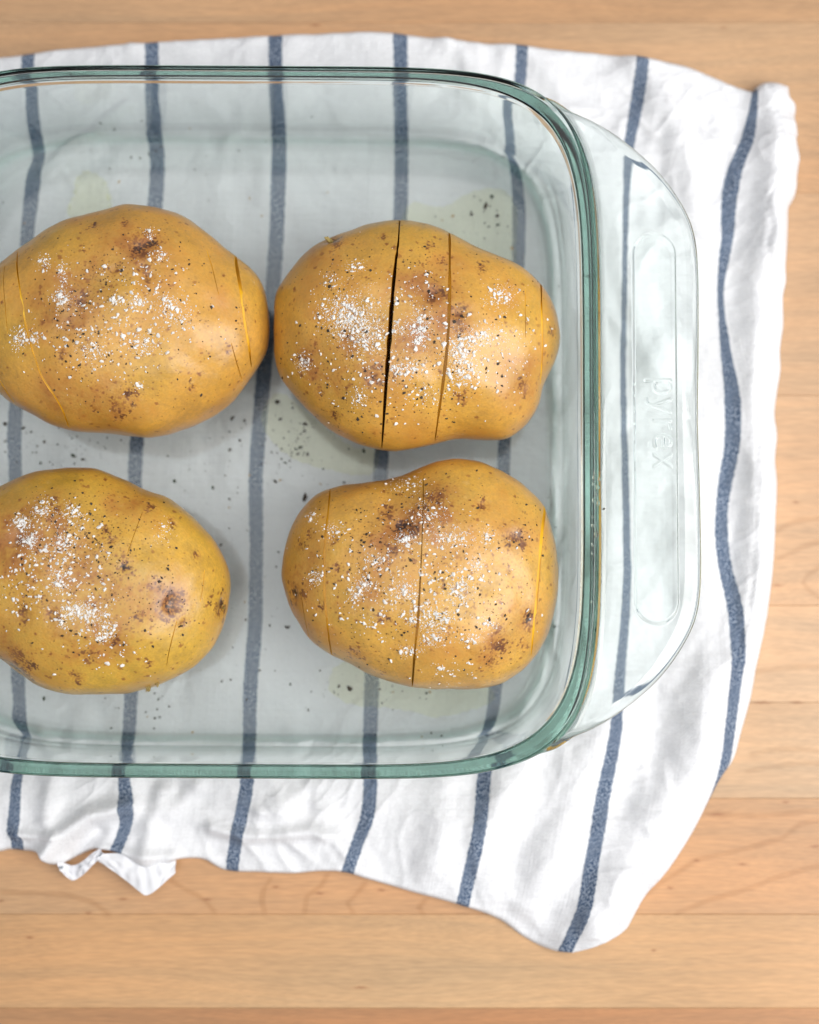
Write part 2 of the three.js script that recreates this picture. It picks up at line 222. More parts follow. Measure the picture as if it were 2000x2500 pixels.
// ---------------------------------------------------------------- glass baking dish
const dish = new THREE.Group(); dish.name = numbered('baking_dish'); scene.add(dish);
dish.position.set(DISH.x, DISH.y, DISH.z); dish.rotation.y = DISH.turn;
tag(dish, 'square clear glass baking dish with green tinted rim and wide handle', 'baking dish');
const glassMat = new THREE.MeshPhysicalMaterial({ color: 0xffffff, roughness: 0, transmission: 1, thickness: 0.006, ior: 1.46, attenuationColor: new THREE.Color().setRGB(0.46, 0.82, 0.69), attenuationDistance: 0.055 });
{
  const A = DISH.a, RIM = 0.0500, FL = 0.0462;
  const ext = [[0, 32.4], [30, 33], [51.7, 33], [61.7, 31.8], [70.5, 28.4], [80.6, 22.6], [91, 14.2], [95.8, 9.2], [100, 3.2], [103, 0.7], [120, 0.7]].map(([a, b]) => [a / 1000, b / 1000]);
  // lettering raised on the handle's thumb pad
  const TW = 640, TH = 290, cv = document.createElement('canvas'); cv.width = TW; cv.height = TH;
  const cx = cv.getContext('2d'); cx.fillStyle = '#000'; cx.fillRect(0, 0, TW, TH); cx.fillStyle = '#fff'; cx.font = '196px sans-serif';
  let penX = 14; for (const [ch, adv] of [['p', 122], ['y', 110], ['r', 88], ['e', 116], ['x', 108]]) { cx.fillText(ch, penX, 190); penX += adv; }
  cx.font = '40px sans-serif'; cx.fillText('®', penX + 2, 80);
  const img = cx.getImageData(0, 0, TW, TH).data; let letters = new Float32Array(TW * TH); for (let i = 0; i < TW * TH; i++) letters[i] = img[i * 4] / 255;
  for (let pass = 0; pass < 3; pass++) { const o = new Float32Array(TW * TH); for (let y = 2; y < TH - 2; y++) for (let x = 2; x < TW - 2; x++) { let s = 0; for (let b = -2; b <= 2; b++) for (let a = -2; a <= 2; a++) s += letters[(y + b) * TW + x + a]; o[y * TW + x] = s / 25; } letters = o; }
  const padC = at(1600, 1036, DISH.y + FL), tA = at(1595, 908, DISH.y + FL), tB = at(1595, 1180, DISH.y + FL);           // text runs along +z, its top to +x
  const mmPer = (tB.z - tA.z) / TW, baseX = at(1592, 1000, DISH.y + FL).x;
  const glyph = (x, z) => { const u = (z - tA.z) / mmPer, v = 190 - (x - baseX) / mmPer; if (u < 1 || v < 1 || u >= TW - 2 || v >= TH - 2) return 0; const i = Math.floor(u), j = Math.floor(v), a = u - i, b = v - j; return mix(mix(letters[j * TW + i], letters[j * TW + i + 1], a), mix(letters[(j + 1) * TW + i], letters[(j + 1) * TW + i + 1], a), b); };
  const padHalfZ = (at(1600, 1512, DISH.y + FL).z - at(1600, 561, DISH.y + FL).z) / 2, padHalfX = (at(1652, 1036, DISH.y + FL).x - at(1548, 1036, DISH.y + FL).x) / 2;
  const padH = (X, Z) => {                                              // rounded slot, local to the dish
    const px = Math.abs(X) + DISH.x - padC.x, pz = Z + DISH.z - padC.z, r = padHalfX, d = Math.hypot(px, Math.max(0, Math.abs(pz) - (padHalfZ - r))) - r;
    let h = 0.0013 * sstep(0.00035, -0.00045, d);
    if (X > 0) h += 0.0003 * glyph(X + DISH.x, Z + DISH.z);
    return h;
  };
  function spow(v, p) { return Math.sign(v) * Math.pow(Math.abs(v), p); }
  const ring = (t, d) => { const n = 5.9 - d * 32, c = Math.cos(t), s = Math.sin(t), r = (A - d) / Math.pow(Math.pow(Math.abs(c), n) + Math.pow(Math.abs(s), n), 1 / n); return [r * c, r * s]; };
  // arc-even samples: walk the superellipse by length instead of by angle
  const fineT = 40000, walk = []; let len = 0, prev = null;
  for (let i = 0; i <= fineT; i++) { const t = -Math.PI + i / fineT * 2 * Math.PI, [x, z] = ring(t, 0); if (prev) len += Math.hypot(x - prev[0], z - prev[1]); prev = [x, z]; walk.push([len, t, x, z]); }
  const loop = []; { let next = 0; for (const [l, t, x, z] of walk) { if (l < next) continue; loop.push(t); const wz = z + DISH.z, handle = x > 0.06 && Math.abs(z) < 0.104; next = l + (handle ? (wz > tA.z - 0.001 && wz < tB.z + 0.001 && x > 0.1 ? 0.00016 : 0.0006) : 0.0018); } if (loop[loop.length - 1] > Math.PI - 1e-3) loop.pop(); }
  const arc = (c0, c1, r, a0, a1, n) => Array.from({ length: n }, (_, i) => { const a = mix(a0, a1, i / (n - 1)); return [c0 + r * Math.cos(a), c1 + r * Math.sin(a)]; });
  const outer = [[0.10, 0], [0.07, 0], [0.04, 0], [0.024, 0], [0.0145, 0], [0.0106, 0], ...arc(0.0087, 0.0050, 0.0050, -Math.PI / 2 - 0.08, -Math.PI - 0.06, 14), [0.0034, 0.010], [0.0031, 0.017], [0.0026, 0.0255], [0.0020, 0.0335], [0.0013, 0.0402]];
  const EDGE = [[3.0, 5.2], [3.9, 4.95], [4.5, 4.45], [4.9, 3.8], [5.0, 3.2], [4.95, 2.6], [4.75, 2.05], [4.35, 1.5], [3.8, 1.05], [3.1, 0.72], [2.4, 0.49], [1.7, 0.29], [1.1, 0.14], [0.6, 0.05], [0.2, 0.01]];      // the handle's edge: a gentle bevel, then a roll down to the underside
  const flUnder = 14, flTop = 150, rim = [...arc(0.0022, RIM - 0.0010, 0.0009, Math.PI, Math.PI / 2, 6), [0.0034, RIM], ...arc(0.0047, RIM - 0.0010, 0.0009, Math.PI / 2, 0, 6)];
  const inner = [[0.0057, 0.045], [0.0060, 0.040], [0.0063, 0.034], [0.0066, 0.028], [0.0069, 0.022], [0.0072, 0.0160], [0.0075, 0.0110], ...arc(0.0127, 0.0081, 0.0051, Math.PI - 0.06, Math.PI * 1.5, 14), [0.0150, 0.003], [0.0180, 0.003], [0.026, 0.003], [0.04, 0.003], [0.06, 0.003], [0.08, 0.003], [0.10, 0.003]];
  const pos = [], idx = [], rows = [];
  for (const t of loop) {
    const row = [], put = (x, y, z) => { row.push(pos.length / 3); pos.push(x, y, z); };
    for (const [d, h] of outer) { const [x, z] = ring(t, d); put(x, h, z); }
    const [wx, wz] = ring(t, 0.0013), sx = Math.sign(wx) || 1, e = smoothTable(ext, Math.abs(wz)), side = sstep(0.0009, 0.006, e);
    // where there is no handle the lip grows straight out of the wall; on the handle it grows sideways
    const nx0 = spow(wx / A, 4.9), nz0 = spow(wz / A, 4.9), nl = Math.hypot(nx0, nz0) || 1;
    const dx = mix(nx0 / nl, sx, side), dz = mix(nz0 / nl, 0, side), lipE = e + 0.0002, th = mix(0.0034, 0.0052, side), low = FL - th;
    const edge = Math.min(0.0064 * mix(0.5, 1, side), lipE * 0.8), body = lipE - edge;
    for (let i = 1; i <= flUnder; i++) { const f = i / flUnder * body; put(wx + dx * f, low - 0.0012 * Math.exp(-f / 0.003), wz + dz * f); }
    for (const [a, b] of EDGE) { const f = body + edge * a / 5; put(wx + dx * f, FL - th * b / 5.2, wz + dz * f); }
    for (let i = 0; i < flTop; i++) { const f = body * (1 - i / flTop), x = wx + dx * f, z = wz + dz * f; const r = 0.0040, up = side > 0 ? (RIM - 0.0018 - FL) * Math.pow(clamp(1 - f / mix(0.0006, r, side)), 2) : (RIM - 0.0018 - FL) * clamp(1 - f / 0.0006) ** 2; put(x, FL + up + (side > 0.5 ? padH(x, z) : 0), z); }
    for (const [d, h] of rim) { const [x, z] = ring(t, d); put(x, h, z); }
    for (const [d, h] of inner) { const [x, z] = ring(t, d); put(x, h, z); }
    rows.push(row);
  }
  const n = rows.length, m = rows[0].length;
  for (let i = 0; i < n; i++) { const a = rows[i], b = rows[(i + 1) % n]; for (let j = 0; j < m - 1; j++) idx.push(a[j], a[j + 1], b[j], b[j], a[j + 1], b[j + 1]); }
  const c0 = pos.length / 3; pos.push(0, 0, 0); const c1 = pos.length / 3; pos.push(0, 0.003, 0);
  for (let i = 0; i < n; i++) { const a = rows[i], b = rows[(i + 1) % n]; idx.push(c0, a[0], b[0], c1, b[m - 1], a[m - 1]); }
  const g = new THREE.BufferGeometry(); g.setAttribute('position', new THREE.Float32BufferAttribute(pos, 3)); g.setIndex(idx); g.computeVertexNormals();
  add('glass_body', g, glassMat, dish);
}
const FLOOR = DISH.y + 0.003;
// ---------------------------------------------------------------- potatoes
const px = (l, k, ox, oy) => l.map(([x, y]) => [x * k + ox, y * k + oy]);
const K1 = 700 / 1725, K2 = 760 / 1725, K3 = 620 / 1725;
const potatoSpecs = [
  { label: 'potato with the largest dark eye, beside the potato with two wide cuts', seed: 3, H: 0.0262, tone: [212, 158, 70], mid: [285, 795],
    line: [...px([[0, 440], [130, 310], [300, 200], [450, 140], [600, 100], [780, 62], [950, 78], [1080, 115], [1200, 180], [1300, 250], [1380, 330], [1435, 380], [1500, 430], [1560, 500], [1600, 580], [1620, 680], [1622, 800], [1600, 920], [1550, 1010], [1480, 1110], [1380, 1220], [1280, 1300], [1150, 1370], [1000, 1425], [880, 1450], [750, 1440], [600, 1420], [440, 1400], [300, 1360], [150, 1300], [50, 1240], [-60, 1140], [-150, 1010], [-190, 870], [-180, 720], [-110, 570]], K1, 0, 480)],
    cuts: [[[[47, 612], [51, 703], [65, 788], [85, 861], [106, 922], [138, 971], [158, 1007], [176, 1056]], [3, 4, 5, 5, 4.5, 4, 3.5, 2.5]], [[[578, 630], [590, 715], [598, 780], [609, 845], [617, 900]], [6, 7, 6, 5, 2]], [[[505, 610], [519, 654], [536, 723]], [1.2, 1.6, 1]], [[[566, 838], [582, 896], [597, 942]], [1.2, 2, 1.2]], [[[-14, 890], [0, 925], [26, 968], [50, 1000]], [2.5, 3.5, 3, 2]], [[[16, 650], [15, 740], [22, 820]], [1, 1.3, 1]]],
    hair: [[205, 560, 218, 690], [222, 560, 260, 800], [150, 590, 165, 800], [105, 610, 110, 800], [285, 700, 330, 980], [180, 600, 186, 760], [245, 900, 265, 970], [330, 860, 345, 930]],
    eyes: [[341, 606, 2.6, 0.9], [369, 594, 2.0, 0.7], [349, 652, 1.2, 0.5], [363, 674, 1.4, 0.5], [280, 661, 1.2, 0.4], [312, 971, 2.2, 0.5], [290, 995, 1.6, 0.3], [205, 735, 1.8, 0.25], [232, 552, 1.1, 0.3], [305, 548, 0.9, 0.2], [560, 858, 1.0, 0.2], [473, 950, 1.0, 0.2], [232, 1001, 1.1, 0.2], [152, 870, 1.0, 0.2], [288, 1018, 1.0, 0.2]],
    blotch: [[160, 760, 10, 0.45], [200, 690, 9, 0.35], [250, 985, 8, 0.3], [340, 620, 7, 0.5], [150, 990, 9, 0.3], [300, 560, 9, 0.15]],
    salt: [[150, 730, 20, 16, 26], [155, 668, 12, 22, 14], [108, 642, 14, 16, 10], [45, 828, 14, 20, 22], [80, 828, 16, 14, 14], [284, 736, 12, 8, 8], [336, 738, 16, 10, 12], [414, 740, 26, 20, 20], [436, 772, 26, 24, 18], [350, 842, 26, 18, 18], [228, 855, 30, 18, 16], [340, 942, 10, 8, 5], [390, 622, 14, 14, 8], [365, 572, 12, 12, 6], [320, 790, 150, 110, 130], [200, 830, 110, 110, 60], [330, 680, 90, 60, 40]],
    pepper: [[240, 690, 60, 70, 36], [160, 760, 70, 60, 26], [170, 860, 80, 60, 26], [330, 820, 140, 120, 46], [340, 600, 110, 60, 22], [280, 960, 130, 60, 20], [480, 700, 80, 110, 14], [600, 800, 20, 60, 5]] },
  { label: 'knobbly potato with two wide dark cuts and the thickest salt', seed: 8, H: 0.0262, tone: [214, 161, 70], mid: [1000, 820],
    line: px([[75, 470], [130, 390], [200, 310], [300, 235], [370, 200], [440, 170], [560, 125], [700, 98], [800, 100], [900, 115], [1000, 145], [1080, 180], [1200, 235], [1320, 300], [1420, 350], [1500, 410], [1550, 450], [1600, 520], [1640, 620], [1660, 720], [1655, 800], [1630, 880], [1590, 950], [1560, 1000], [1545, 1080], [1520, 1150], [1470, 1220], [1400, 1270], [1330, 1290], [1200, 1285], [1080, 1285], [950, 1320], [850, 1340], [740, 1355], [640, 1350], [520, 1325], [420, 1280], [330, 1220], [230, 1130], [150, 1030], [95, 930], [70, 820], [62, 680], [65, 560]], K2, 640, 500),
    cuts: [[[[977, 540], [972, 600], [966, 645], [958, 729], [951, 830], [944, 923], [937, 1029], [933, 1096]], [2.5, 4, 5.5, 7.5, 8.4, 7.5, 5.2, 3], 30], [[[1097, 570], [1098, 645], [1097, 747], [1092, 844], [1081, 941], [1070, 1020], [1062, 1078]], [5, 5.5, 6.5, 6.5, 6, 4, 2], 3.2], [[[1317, 690], [1322, 764], [1324, 830], [1322, 890], [1319, 940]], [3.5, 4, 4, 3.5, 2]], [[[1283, 708], [1282, 770], [1283, 830]], [0.9, 1.1, 0.9]]],
    hair: [[880, 645, 878, 760], [795, 610, 790, 880], [812, 590, 800, 640], [715, 745, 712, 860], [750, 780, 748, 840], [840, 605, 832, 700], [912, 590, 908, 700], [1030, 960, 1026, 1080], [1130, 620, 1126, 700], [1282, 830, 1278, 930], [920, 980, 916, 1090], [1110, 1000, 1104, 1070]],
    eyes: [[1063, 714, 2.2, 0.6], [1050, 722, 1.8, 0.4], [1116, 769, 1.8, 0.5], [1116, 800, 1.6, 0.4], [739, 888, 1.8, 0.5], [909, 923, 1.8, 0.4], [812, 589, 2.4, 1.0], [1018, 800, 1.2, 0.2], [1084, 640, 1.0, 0.2], [815, 1015, 1.2, 0.2], [779, 960, 1.1, 0.2], [1175, 655, 1.2, 0.2], [1350, 812, 0.9, 0.2], [1280, 945, 1.6, 0.4], [1125, 975, 1.3, 0.2], [935, 580, 1.0, 0.2], [1050, 600, 1.0, 0.2], [842, 822, 1.0, 0.2]],
    blotch: [[1060, 720, 7, 0.5], [870, 820, 9, 0.35], [760, 900, 10, 0.4], [1010, 830, 7, 0.4], [1120, 790, 6, 0.35], [1000, 690, 8, 0.3], [1270, 940, 8, 0.3], [900, 930, 7, 0.35], [760, 620, 10, 0.2]],
    salt: [[860, 760, 42, 36, 90], [895, 815, 34, 34, 70], [845, 795, 34, 30, 40], [1025, 800, 22, 40, 50], [995, 900, 34, 18, 34], [1220, 725, 30, 26, 30], [1175, 825, 40, 18, 40], [1122, 850, 24, 30, 44], [1135, 905, 34, 34, 50], [742, 884, 14, 18, 18], [875, 972, 18, 16, 12], [803, 760, 26, 26, 18], [865, 650, 24, 14, 8], [810, 680, 22, 18, 8], [960, 735, 10, 10, 4], [975, 805, 16, 16, 12], [1010, 700, 60, 40, 20], [1040, 960, 50, 30, 16], [880, 900, 110, 90, 60], [1180, 900, 80, 80, 40], [1000, 840, 240, 140, 120], [1270, 850, 30, 60, 12]],
    pepper: [[860, 690, 90, 60, 26], [1040, 650, 50, 40, 16], [1000, 920, 90, 80, 46], [800, 860, 80, 90, 26], [900, 900, 60, 90, 26], [1180, 880, 110, 110, 36], [1020, 1010, 120, 50, 22], [1080, 780, 60, 90, 26], [820, 1000, 80, 50, 14], [1240, 700, 60, 50, 10], [700, 800, 40, 120, 12]] },
  { label: 'potato with no open cut and a brown sunken pit, beside a narrow waisted potato', seed: 15, H: 0.0256, tone: [214, 166, 68], mid: [190, 1420],
    line: px([[-430, 760], [-390, 600], [-300, 440], [-160, 330], [0, 255], [150, 190], [300, 145], [480, 125], [620, 130], [750, 165], [860, 200], [1000, 265], [1130, 310], [1230, 380], [1340, 480], [1440, 590], [1510, 690], [1550, 810], [1552, 920], [1535, 1000], [1525, 1100], [1490, 1220], [1430, 1330], [1330, 1450], [1200, 1540], [1090, 1585], [980, 1610], [850, 1650], [680, 1668], [500, 1655], [350, 1625], [220, 1580], [120, 1510], [50, 1440], [0, 1400], [-120, 1330], [-260, 1230], [-370, 1080], [-430, 920]], K3, 0, 1100),
    cuts: [[[[350, 1252], [331, 1301], [313, 1352]], [0.8, 1.4, 1]], [[[434, 1514], [420, 1567], [409, 1625]], [1.2, 1.8, 1.2]], [[[501, 1384], [497, 1430], [490, 1470]], [0.8, 1, 0.8]]],
    hair: [[75, 1390, 60, 1480], [95, 1380, 85, 1520], [270, 1250, 262, 1330], [344, 1430, 332, 1500], [478, 1520, 470, 1600], [120, 1500, 112, 1590], [40, 1500, 36, 1560], [390, 1380, 384, 1460]],
    eyes: [[305, 1384, 1.8, 0.7], [424, 1470, 2.6, 0.9], [418, 1485, 2.0, 0.7], [447, 1481, 1.4, 0.4], [126, 1499, 1.5, 0.3], [61, 1501, 1.6, 0.3], [50, 1310, 2.4, 0.5], [137, 1240, 1.6, 0.3], [219, 1607, 1.6, 0.4], [187, 1650, 1.4, 0.3], [286, 1573, 1.6, 0.3], [276, 1320, 1.0, 0.3], [388, 1430, 1.3, 0.2], [452, 1521, 1.2, 0.3], [546, 1478, 2.6, 1.2], [44, 1640, 4.0, 1.2], [72, 1628, 1.0, 0.2], [363, 1619, 1.0, 0.2], [337, 1508, 1.0, 0.2], [422, 1275, 1.0, 0.2], [485, 1356, 0.9, 0.15], [256, 1292, 0.9, 0.15], [365, 1235, 1.5, 0.2]],
    blotch: [[40, 1320, 12, 0.55], [130, 1250, 9, 0.35], [240, 1390, 9, 0.3], [420, 1475, 6, 0.45], [370, 1430, 7, 0.25], [270, 1540, 8, 0.35], [150, 1450, 10, 0.3], [30, 1560, 10, 0.3], [330, 1230, 8, 0.25], [200, 1560, 9, 0.25]],
    salt: [[72, 1318, 18, 14, 26], [52, 1275, 18, 14, 26], [108, 1245, 22, 20, 20], [150, 1325, 26, 22, 22], [138, 1408, 16, 14, 10], [146, 1430, 14, 8, 8], [184, 1490, 24, 14, 34], [152, 1518, 8, 14, 6], [225, 1498, 26, 20, 22], [262, 1535, 20, 18, 18], [243, 1560, 16, 8, 10], [178, 1252, 20, 14, 12], [400, 1300, 20, 20, 8], [140, 1360, 100, 90, 120], [200, 1480, 80, 90, 90], [60, 1430, 60, 90, 50], [180, 1280, 70, 50, 30], [280, 1600, 60, 40, 20]],
    pepper: [[220, 1320, 80, 70, 50], [160, 1380, 90, 70, 36], [320, 1360, 90, 90, 36], [240, 1230, 100, 40, 22], [330, 1470, 90, 60, 22], [220, 1560, 110, 60, 26], [90, 1250, 70, 50, 16], [440, 1520, 60, 80, 16], [70, 1450, 60, 60, 14]] },
  { label: 'waisted potato with three narrow yellow cuts and a dented eye', seed: 23, H: 0.0260, tone: [215, 163, 74], mid: [1025, 1415],
    line: px([[105, 740], [115, 620], [150, 490], [200, 390], [270, 310], [350, 265], [450, 230], [560, 215], [680, 208], [780, 180], [870, 130], [960, 100], [1060, 90], [1200, 110], [1320, 155], [1430, 220], [1510, 290], [1570, 350], [1610, 450], [1630, 560], [1640, 700], [1640, 830], [1620, 970], [1590, 1070], [1530, 1170], [1440, 1270], [1340, 1340], [1220, 1370], [1100, 1375], [980, 1370], [850, 1355], [720, 1320], [600, 1280], [500, 1230], [390, 1185], [280, 1120], [220, 1050], [160, 950], [130, 850]], K2, 640, 1080),
    cuts: [[[[808, 1190], [802, 1247], [795, 1309], [792, 1388], [794, 1463], [801, 1534], [812, 1604]], [3, 4, 5, 5.5, 5, 4.5, 2.5], 1.3], [[[1034, 1160], [1032, 1278], [1028, 1380], [1024, 1454], [1020, 1520], [1014, 1578], [1006, 1682]], [1.3, 2, 2.4, 4.2, 5, 5, 3], 2.6], [[[1332, 1224], [1323, 1300], [1316, 1388], [1310, 1463], [1303, 1534], [1296, 1602]], [6, 6.5, 6.5, 6, 5, 2.5]], [[[736, 1450], [745, 1510], [756, 1560]], [0.9, 1.2, 0.9]]],
    hair: [[840, 1265, 838, 1370], [873, 1270, 870, 1415], [868, 1300, 866, 1380], [905, 1240, 902, 1330], [944, 1440, 940, 1570], [1130, 1400, 1128, 1500], [1180, 1500, 1176, 1640], [760, 1300, 752, 1480], [1240, 1400, 1236, 1500]],
    eyes: [[975, 1285, 3.0, 1.1], [1257, 1309, 2.4, 0.5], [1292, 1512, 2.2, 0.7], [1067, 1217, 2.4, 0.3], [944, 1243, 1.6, 0.4], [1178, 1232, 1.4, 0.4], [732, 1327, 1.3, 0.3], [717, 1448, 2.2, 0.8], [1208, 1578, 2.6, 0.3], [868, 1592, 1.6, 0.3], [935, 1505, 1.4, 0.2], [811, 1318, 1.0, 0.3], [822, 1388, 1.1, 0.2], [1280, 1578, 1.1, 0.3], [757, 1305, 1.0, 0.3], [780, 1482, 1.1, 0.2], [955, 1345, 1.3, 0.2], [1245, 1392, 0.9, 0.2]],
    blotch: [[1060, 1225, 9, 0.5], [972, 1290, 6, 0.6], [1257, 1312, 4, 0.45], [1290, 1510, 5, 0.35], [940, 1345, 9, 0.3], [870, 1470, 9, 0.25], [1208, 1578, 6, 0.3], [735, 1400, 9, 0.35], [1080, 1280, 9, 0.25]],
    salt: [[988, 1316, 18, 14, 22], [1110, 1315, 40, 18, 34], [915, 1370, 22, 14, 14], [868, 1455, 14, 14, 12], [890, 1425, 22, 16, 16], [985, 1440, 24, 22, 26], [1122, 1438, 26, 24, 34], [1070, 1510, 34, 24, 36], [1060, 1560, 24, 14, 18], [1030, 1500, 20, 26, 18], [1006, 1512, 14, 12, 8], [1000, 1590, 18, 10, 12], [772, 1410, 16, 14, 14], [1165, 1380, 16, 16, 10], [1190, 1525, 20, 16, 12], [1146, 1560, 22, 12, 14], [760, 1262, 18, 14, 8], [815, 1295, 22, 18, 12], [1048, 1255, 40, 30, 24], [1190, 1310, 14, 18, 10], [990, 1180, 40, 20, 16], [1090, 1640, 70, 30, 30], [1010, 1420, 190, 140, 170], [1080, 1380, 130, 120, 60], [900, 1500, 90, 60, 40]],
    pepper: [[930, 1340, 90, 60, 40], [1060, 1230, 90, 60, 36], [1150, 1360, 110, 80, 36], [880, 1440, 80, 80, 30], [1080, 1500, 110, 80, 36], [1200, 1470, 80, 90, 26], [900, 1280, 60, 50, 18], [1270, 1300, 60, 80, 22], [950, 1570, 120, 60, 22], [760, 1380, 50, 110, 14], [1200, 1600, 60, 40, 10]] },
];
const fleshMat = new THREE.MeshPhysicalMaterial({ color: new THREE.Color().setRGB(0.80, 0.46, 0.012), roughness: 0.45, clearcoat: 0.3, clearcoatRoughness: 0.25 });
const evaluator = new Evaluator(); evaluator.useGroups = true; evaluator.attributes = ['position', 'normal', 'uv'];
const skinBump = (() => { const N = 1024, d = new Uint8Array(N * N * 4); for (let j = 0; j < N; j++) for (let i = 0; i < N; i++) { const v = 128 + 45 * n2(i * 0.16, j * 0.16) + 35 * n2(i * 0.4, j * 0.4) + 25 * n2(i * 0.05, j * 0.05), k = (j * N + i) * 4; d[k] = d[k + 1] = d[k + 2] = clamp(v, 0, 255); d[k + 3] = 255; } return dataTexture(d, N, N); })();
const placed = [];
for (const spec of potatoSpecs) {
  const YC = FLOOR + spec.H - 0.0006, c = at(spec.mid[0], spec.mid[1], YC);
  const poly = spec.line.map(([x, y]) => { const p = at(x, y, YC + 0.003); return [p.x - c.x, p.z - c.z]; });
  const NT = 720, rad = new Float32Array(NT);
  for (let i = 0; i < NT; i++) { const t = i / NT * 2 * Math.PI, dx = Math.cos(t), dz = Math.sin(t); let best = 0; for (let k = 0; k < poly.length; k++) { const [ax, az] = poly[k], [bx, bz] = poly[(k + 1) % poly.length], ex = bx - ax, ez = bz - az, den = dx * ez - dz * ex; if (Math.abs(den) < 1e-12) continue; const s = (ax * ez - az * ex) / den, u = (ax * dz - az * dx) / den; if (s > 0 && u >= -1e-6 && u <= 1 + 1e-6) best = Math.max(best, s); } rad[i] = best; }
  for (let pass = 0; pass < 2; pass++) { const o = rad.slice(); for (let i = 0; i < NT; i++) { let s = 0; for (let k = -4; k <= 4; k++) s += o[(i + k + NT) % NT]; rad[i] = s / 9; } }
  const Rt = (t) => { const f = ((t / (2 * Math.PI)) % 1 + 1) % 1 * NT, i = Math.floor(f); return mix(rad[i % NT], rad[(i + 1) % NT], f - i); };
  let meanR = 0; for (const r of rad) meanR += r / NT;
  const o = spec.seed * 17.3, pw = 2 / 2.22;
  const raw = (t, f, out) => {   // f: 0 at the top, pi at the bottom
    const s = Math.pow(Math.sin(f), pw), cy = Math.sign(Math.cos(f)) * Math.pow(Math.abs(Math.cos(f)), pw);
    // lumps in the outline fade a little towards the crown, as on a real tuber
    const r = mix(Rt(t), mix(Rt(t), meanR * 0.4 + Rt(t) * 0.6, 0.5), 1 - s);
    let x = r * s * Math.cos(t), z = r * s * Math.sin(t), y = spec.H * cy;
    const d = 0.0010 * n3(x * 34 + o, y * 34, z * 34) + 0.00022 * n3(x * 90, y * 90 + o, z * 90) + 0.00004 * n3(x * 330, y * 330 + o, z * 330);
    const nx = x / (r * r + 1e-9), ny = y / (spec.H * spec.H), nz = z / (r * r + 1e-9), l = Math.hypot(nx, ny, nz) || 1;
    out[0] = x + nx / l * d * 0.7; out[1] = y + ny / l * d; out[2] = z + nz / l * d * 0.7;
    return out;
  };
  const hitSmooth = (u, v) => { let y = YC + spec.H * 0.7; const p = [0, 0, 0]; let w; for (let k = 0; k < 14; k++) { w = at(u, v, y); const X = w.x - c.x, Z = w.z - c.z, t = Math.atan2(Z, X), q = Math.min(0.995, Math.hypot(X, Z) / Rt(t)), f = Math.asin(Math.pow(q, 1 / pw)); raw(t, f, p); y = mix(y, YC + p[1], 0.7); } return [w.x - c.x, y - YC, w.z - c.z]; };
  const eyes = spec.eyes.map(([u, v, r, d]) => ({ p: hitSmooth(u, v), r: r * 0.001, d: d * 0.001 }));
  const surf = (t, f, out) => { raw(t, f, out); for (const e of eyes) { const q = (out[0] - e.p[0]) ** 2 + (out[1] - e.p[1]) ** 2 + (out[2] - e.p[2]) ** 2; if (q < 12 * e.r * e.r) { const k = e.d * Math.exp(-q / (e.r * e.r * 1.1)) / (Math.hypot(out[0] / 1.6, out[1], out[2]) + 1e-6); out[0] -= out[0] * k / 1.6; out[1] -= out[1] * k; out[2] -= out[2] * k; } } return out; };
  const NU = 280, NV = 150, pos = [], uv = [], idx = [], q = [0, 0, 0];
  pos.push(...surf(0, 0.0001, q)); uv.push(0.5, 0.5);
  for (let j = 1; j < NV; j++) for (let i = 0; i < NU; i++) { const t = i / NU * 2 * Math.PI, f = j / NV * Math.PI; surf(t, f, q); pos.push(...q); const rr = 0.5 * j / NV; uv.push(0.5 + rr * Math.cos(t), 0.5 + rr * Math.sin(t)); }
  pos.push(...surf(0, Math.PI - 0.0001, q)); uv.push(0.999, 0.5);
  const last = pos.length / 3 - 1, id = (i, j) => 1 + (j - 1) * NU + (i % NU);
  for (let i = 0; i < NU; i++) { idx.push(0, id(i + 1, 1), id(i, 1)); for (let j = 1; j < NV - 1; j++) idx.push(id(i, j), id(i + 1, j), id(i, j + 1), id(i + 1, j), id(i + 1, j + 1), id(i, j + 1)); idx.push(last, id(i, NV - 1), id(i + 1, NV - 1)); }
  let lowest = 1e9; for (let i = 1; i < pos.length; i += 3) lowest = Math.min(lowest, pos[i]);
  const Y0 = FLOOR + 0.00015 - lowest;
  const g = new THREE.BufferGeometry(); g.setAttribute('position', new THREE.Float32BufferAttribute(pos, 3)); g.setAttribute('uv', new THREE.Float32BufferAttribute(uv, 2)); g.setIndex(idx); g.computeVertexNormals();

  // skin: colour from the position on the tuber, spots where the photograph has them
  const N = 1024, data = new Uint8Array(N * N * 4), pr = rng(spec.seed), P3 = new Float32Array(N * N * 3);
  const scars = spec.blotch.map(([u, v, r, a]) => ({ p: hitSmooth(u, v), r: r * 0.001, a }));
  for (let j = 0; j < N; j++) for (let i = 0; i < N; i++) {
    const a = (i + 0.5) / N - 0.5, b = (j + 0.5) / N - 0.5, f = Math.hypot(a, b) * 2 * Math.PI, k = (j * N + i) * 4;
    if (f > 2.5) { data.set([spec.tone[0], spec.tone[1], spec.tone[2], 255], k); P3[k / 4 * 3] = 9; continue; }
    raw(Math.atan2(b, a), Math.min(f, Math.PI - 0.001), q); const [x, y, z] = q; P3[k / 4 * 3] = x; P3[k / 4 * 3 + 1] = y; P3[k / 4 * 3 + 2] = z;
    const n1 = n3(x * 45 + o, y * 45, z * 45 + 1), nA = n3(x * 110, y * 110 + o, z * 110), nB = n3(x * 420 + o, y * 420, z * 420), nC = n3(x * 1100, y * 1100, z * 1100 + o);
    let m = 1 + 0.05 * n1 + 0.045 * nA + 0.045 * nB + 0.04 * nC, brown = clamp(0.27 * n1 + 0.20 * Math.max(0, nA) + 0.16 * Math.max(0, nB) + 0.10 * nC * Math.max(0, n1) - 0.02);
